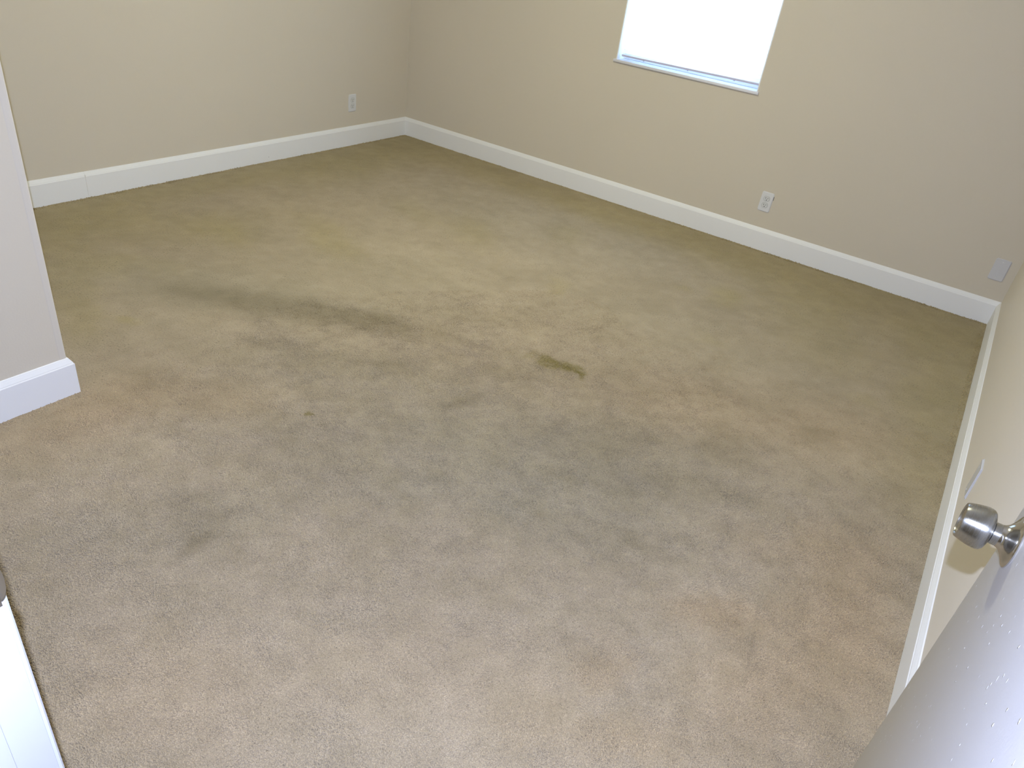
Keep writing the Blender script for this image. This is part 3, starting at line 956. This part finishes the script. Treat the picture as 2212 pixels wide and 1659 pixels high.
# strike plate with its rounded lip curling past the jamb edge
def strike():
    zc = STRIKE_Z
    bm = bmesh.new()
    add_box(bm, JL - 0.0002, JL + 0.0012, YF - 0.032, YF - 0.001, zc - 0.0285, zc + 0.0285, 0.0004)
    pl = bm_obj('strike_plate', bm, M_MIRROR, fr)
    # lip: a half-round tongue bending outward
    bm = bmesh.new()
    nu, nv = 14, 8
    grid = []
    for j in range(nv + 1):
        v = j / nv
        y = YF - 0.002 + 0.0095 * v
        x = JL + 0.0012 - 0.004 * v * v
        hw = 0.0215 * math.sqrt(max(0.0, 1 - v ** 2.6)) + 0.0005
        grid.append([bm.verts.new((x, y, zc + hw * (i / nu * 2 - 1))) for i in range(nu + 1)])
    for j in range(nv):
        for i in range(nu):
            bm.faces.new((grid[j][i], grid[j][i + 1], grid[j + 1][i + 1], grid[j + 1][i]))
    lip = bm_obj('strike_lip', bm, M_MIRROR, pl, smooth=True)
    s = lip.modifiers.new('t', 'SOLIDIFY'); s.thickness = 0.0013; s.offset = 0
    h = box('latch_hole', JL + 0.0002, JL + 0.0014, YF - 0.024, YF - 0.008, zc - 0.013, zc + 0.013, M_SLOT, pl)
    for s in (1, -1):
        sc = lathe([(0, 0.0008), (0.0026, 0.0007), (0.0036, 0)], 14)
        so = bm_obj('screw', sc, M_SCREW, pl, (JL + 0.0012, YF - 0.016, zc + s * 0.021), smooth=True)
        so.rotation_euler = (0, math.pi / 2, 0)
strike()

# ---------------------------------------------------------------- door, swung open against the right wall
DW, DT = 0.797, 0.035
PIVY = 0.174
door = struct(empty('door_1', (DOOR_X, PIVY, 0.0), DOOR_ROT), 'white flush door swung open against the right wall')
# local frame: +y runs from the hinges to the free edge, -x is the face seen
box('door_leaf', 0.0, DT, 0.0, DW, 0.012, DH - 0.004, M_DOOR, door, 0.0025, 3)
KZ = KNOB_Z
KY = DW - 0.062
def knob(side):
    """side -1 the face seen, +1 the face to the wall"""
    k = empty('door_knob', (0.0 if side < 0 else DT, KY, KZ), 0.0, door)
    k.rotation_euler = (0, -math.pi / 2 if side < 0 else math.pi / 2, 0)   # local +z points away from the door
    L_ = 0.060 if side < 0 else 0.055
    sc = L_ / 0.060
    rose = lathe([(0.0, 0.0), (0.0330, 0.0), (0.0334, 0.0016), (0.0318, 0.0034), (0.0270, 0.0056), (0.0215, 0.0085), (0.0170, 0.0118), (0.0146, 0.0155), (0.0138, 0.0180), (0.0, 0.0180)], 64)
    bm_obj('rose', rose, M_BRIGHT, k, smooth=True)
    neck = lathe([(0.0138, 0.0165 * sc), (0.0138, 0.0255 * sc), (0.0112, 0.0262 * sc), (0.0112, 0.0300 * sc)], 48)
    bm_obj('neck', neck, M_KNOB, k, smooth=True)
    grip = lathe([(0.0, 0.0268 * sc), (0.0118, 0.0268 * sc), (0.0190, 0.0272 * sc), (0.0232, 0.0288 * sc), (0.0256, 0.0312 * sc), (0.0268, 0.0345 * sc), (0.0270, 0.0380 * sc),
                  (0.0264, 0.0430 * sc), (0.0252, 0.0490 * sc), (0.0236, 0.0550 * sc), (0.0221, 0.0596 * sc), (0.0214, 0.0602 * sc), (0.0205, 0.0600 * sc), (0.0198, 0.0590 * sc), (0.0, 0.0580 * sc)], 72)
    gr = bm_obj('grip', grip, M_KNOB, k, smooth=True)
    if side < 0:
        pin = lathe([(0, 0.0012), (0.0016, 0.001), (0.0020, 0.0)], 12)
        po = bm_obj('release_pin', pin, M_SLOT, k, (-0.0138, 0.0, 0.0222), smooth=True)
        po.rotation_euler = (0, -math.pi / 2, 0)
knob(-1); knob(1)
box('latch_plate', 0.0055, DT - 0.0055, DW - 0.001, DW + 0.0008, KZ - 0.0285, KZ + 0.0285, M_MIRROR, door, 0.0004)
def latch():
    bm = bmesh.new()
    a = [(0.0105, DW + 0.0008), (0.0245, DW + 0.0008), (0.0245, DW + 0.0040), (0.0150, DW + 0.0120), (0.0105, DW + 0.0120)]
    lo = [bm.verts.new((x, y, KZ - 0.0095)) for x, y in a]; hi = [bm.verts.new((x, y, KZ + 0.0095)) for x, y in a]
    for i in range(5):
        bm.faces.new((lo[i], lo[(i + 1) % 5], hi[(i + 1) % 5], hi[i]))
    bm.faces.new(lo); bm.faces.new(hi)
    bm_obj('latch_bolt', bm, M_BRIGHT, door)
latch()
for hz in (0.22, 1.02, 1.82):
    hb = lathe([(0, -0.046), (0.0045, -0.046), (0.0062, -0.043), (0.0062, 0.043), (0.0045, 0.046), (0, 0.046)], 20)
    ho = bm_obj('hinge_barrel', hb, M_MIRROR, door, (-0.004, -0.005, hz), smooth=True)
    lf = box('hinge_leaf', -0.001, 0.030, -0.0022, -0.0002, hz - 0.044, hz + 0.044, M_MIRROR, door)

# ---------------------------------------------------------------- unseen ceiling lamps, added above the frame for warm ambient light
def added_fill_lamp(name, x, y, watts, r, label):
    root = empty(name, (x, y, HT))
    tag(root, label, 'ceiling light')
    pan = lathe([(0, 0), (r * 0.62, 0), (r * 0.66, -0.012), (r * 0.62, -0.022), (0, -0.022)], 40)
    bm_obj('fill_lamp_base', pan, M_MIRROR, root, smooth=True)
    g = lathe([(0.0, -0.11), (r * 0.35, -0.104), (r * 0.7, -0.082), (r * 0.93, -0.05), (r, -0.024), (r * 0.97, -0.020)], 48)
    me = new_mat('fill_lamp_glass', (0.9, 0.85, 0.75), 0.4)
    bs = me.node_tree.nodes['Principled BSDF']
    bs.inputs['Emission Color'].default_value = (*FILL_WARM, 1)
    bs.inputs['Emission Strength'].default_value = watts
    bm_obj('fill_lamp_shade', g, me, root, smooth=True)
added_fill_lamp('fill_ceiling_light', -1.75, 2.45, FILL_ROOM, 0.19, 'unseen round glass lamp added to the bedroom ceiling for warm ambient light')
added_fill_lamp('fill_ceiling_light', -0.7, -0.62, FILL_HALL, 0.15, 'unseen round glass lamp added in the hall outside the door as fill')
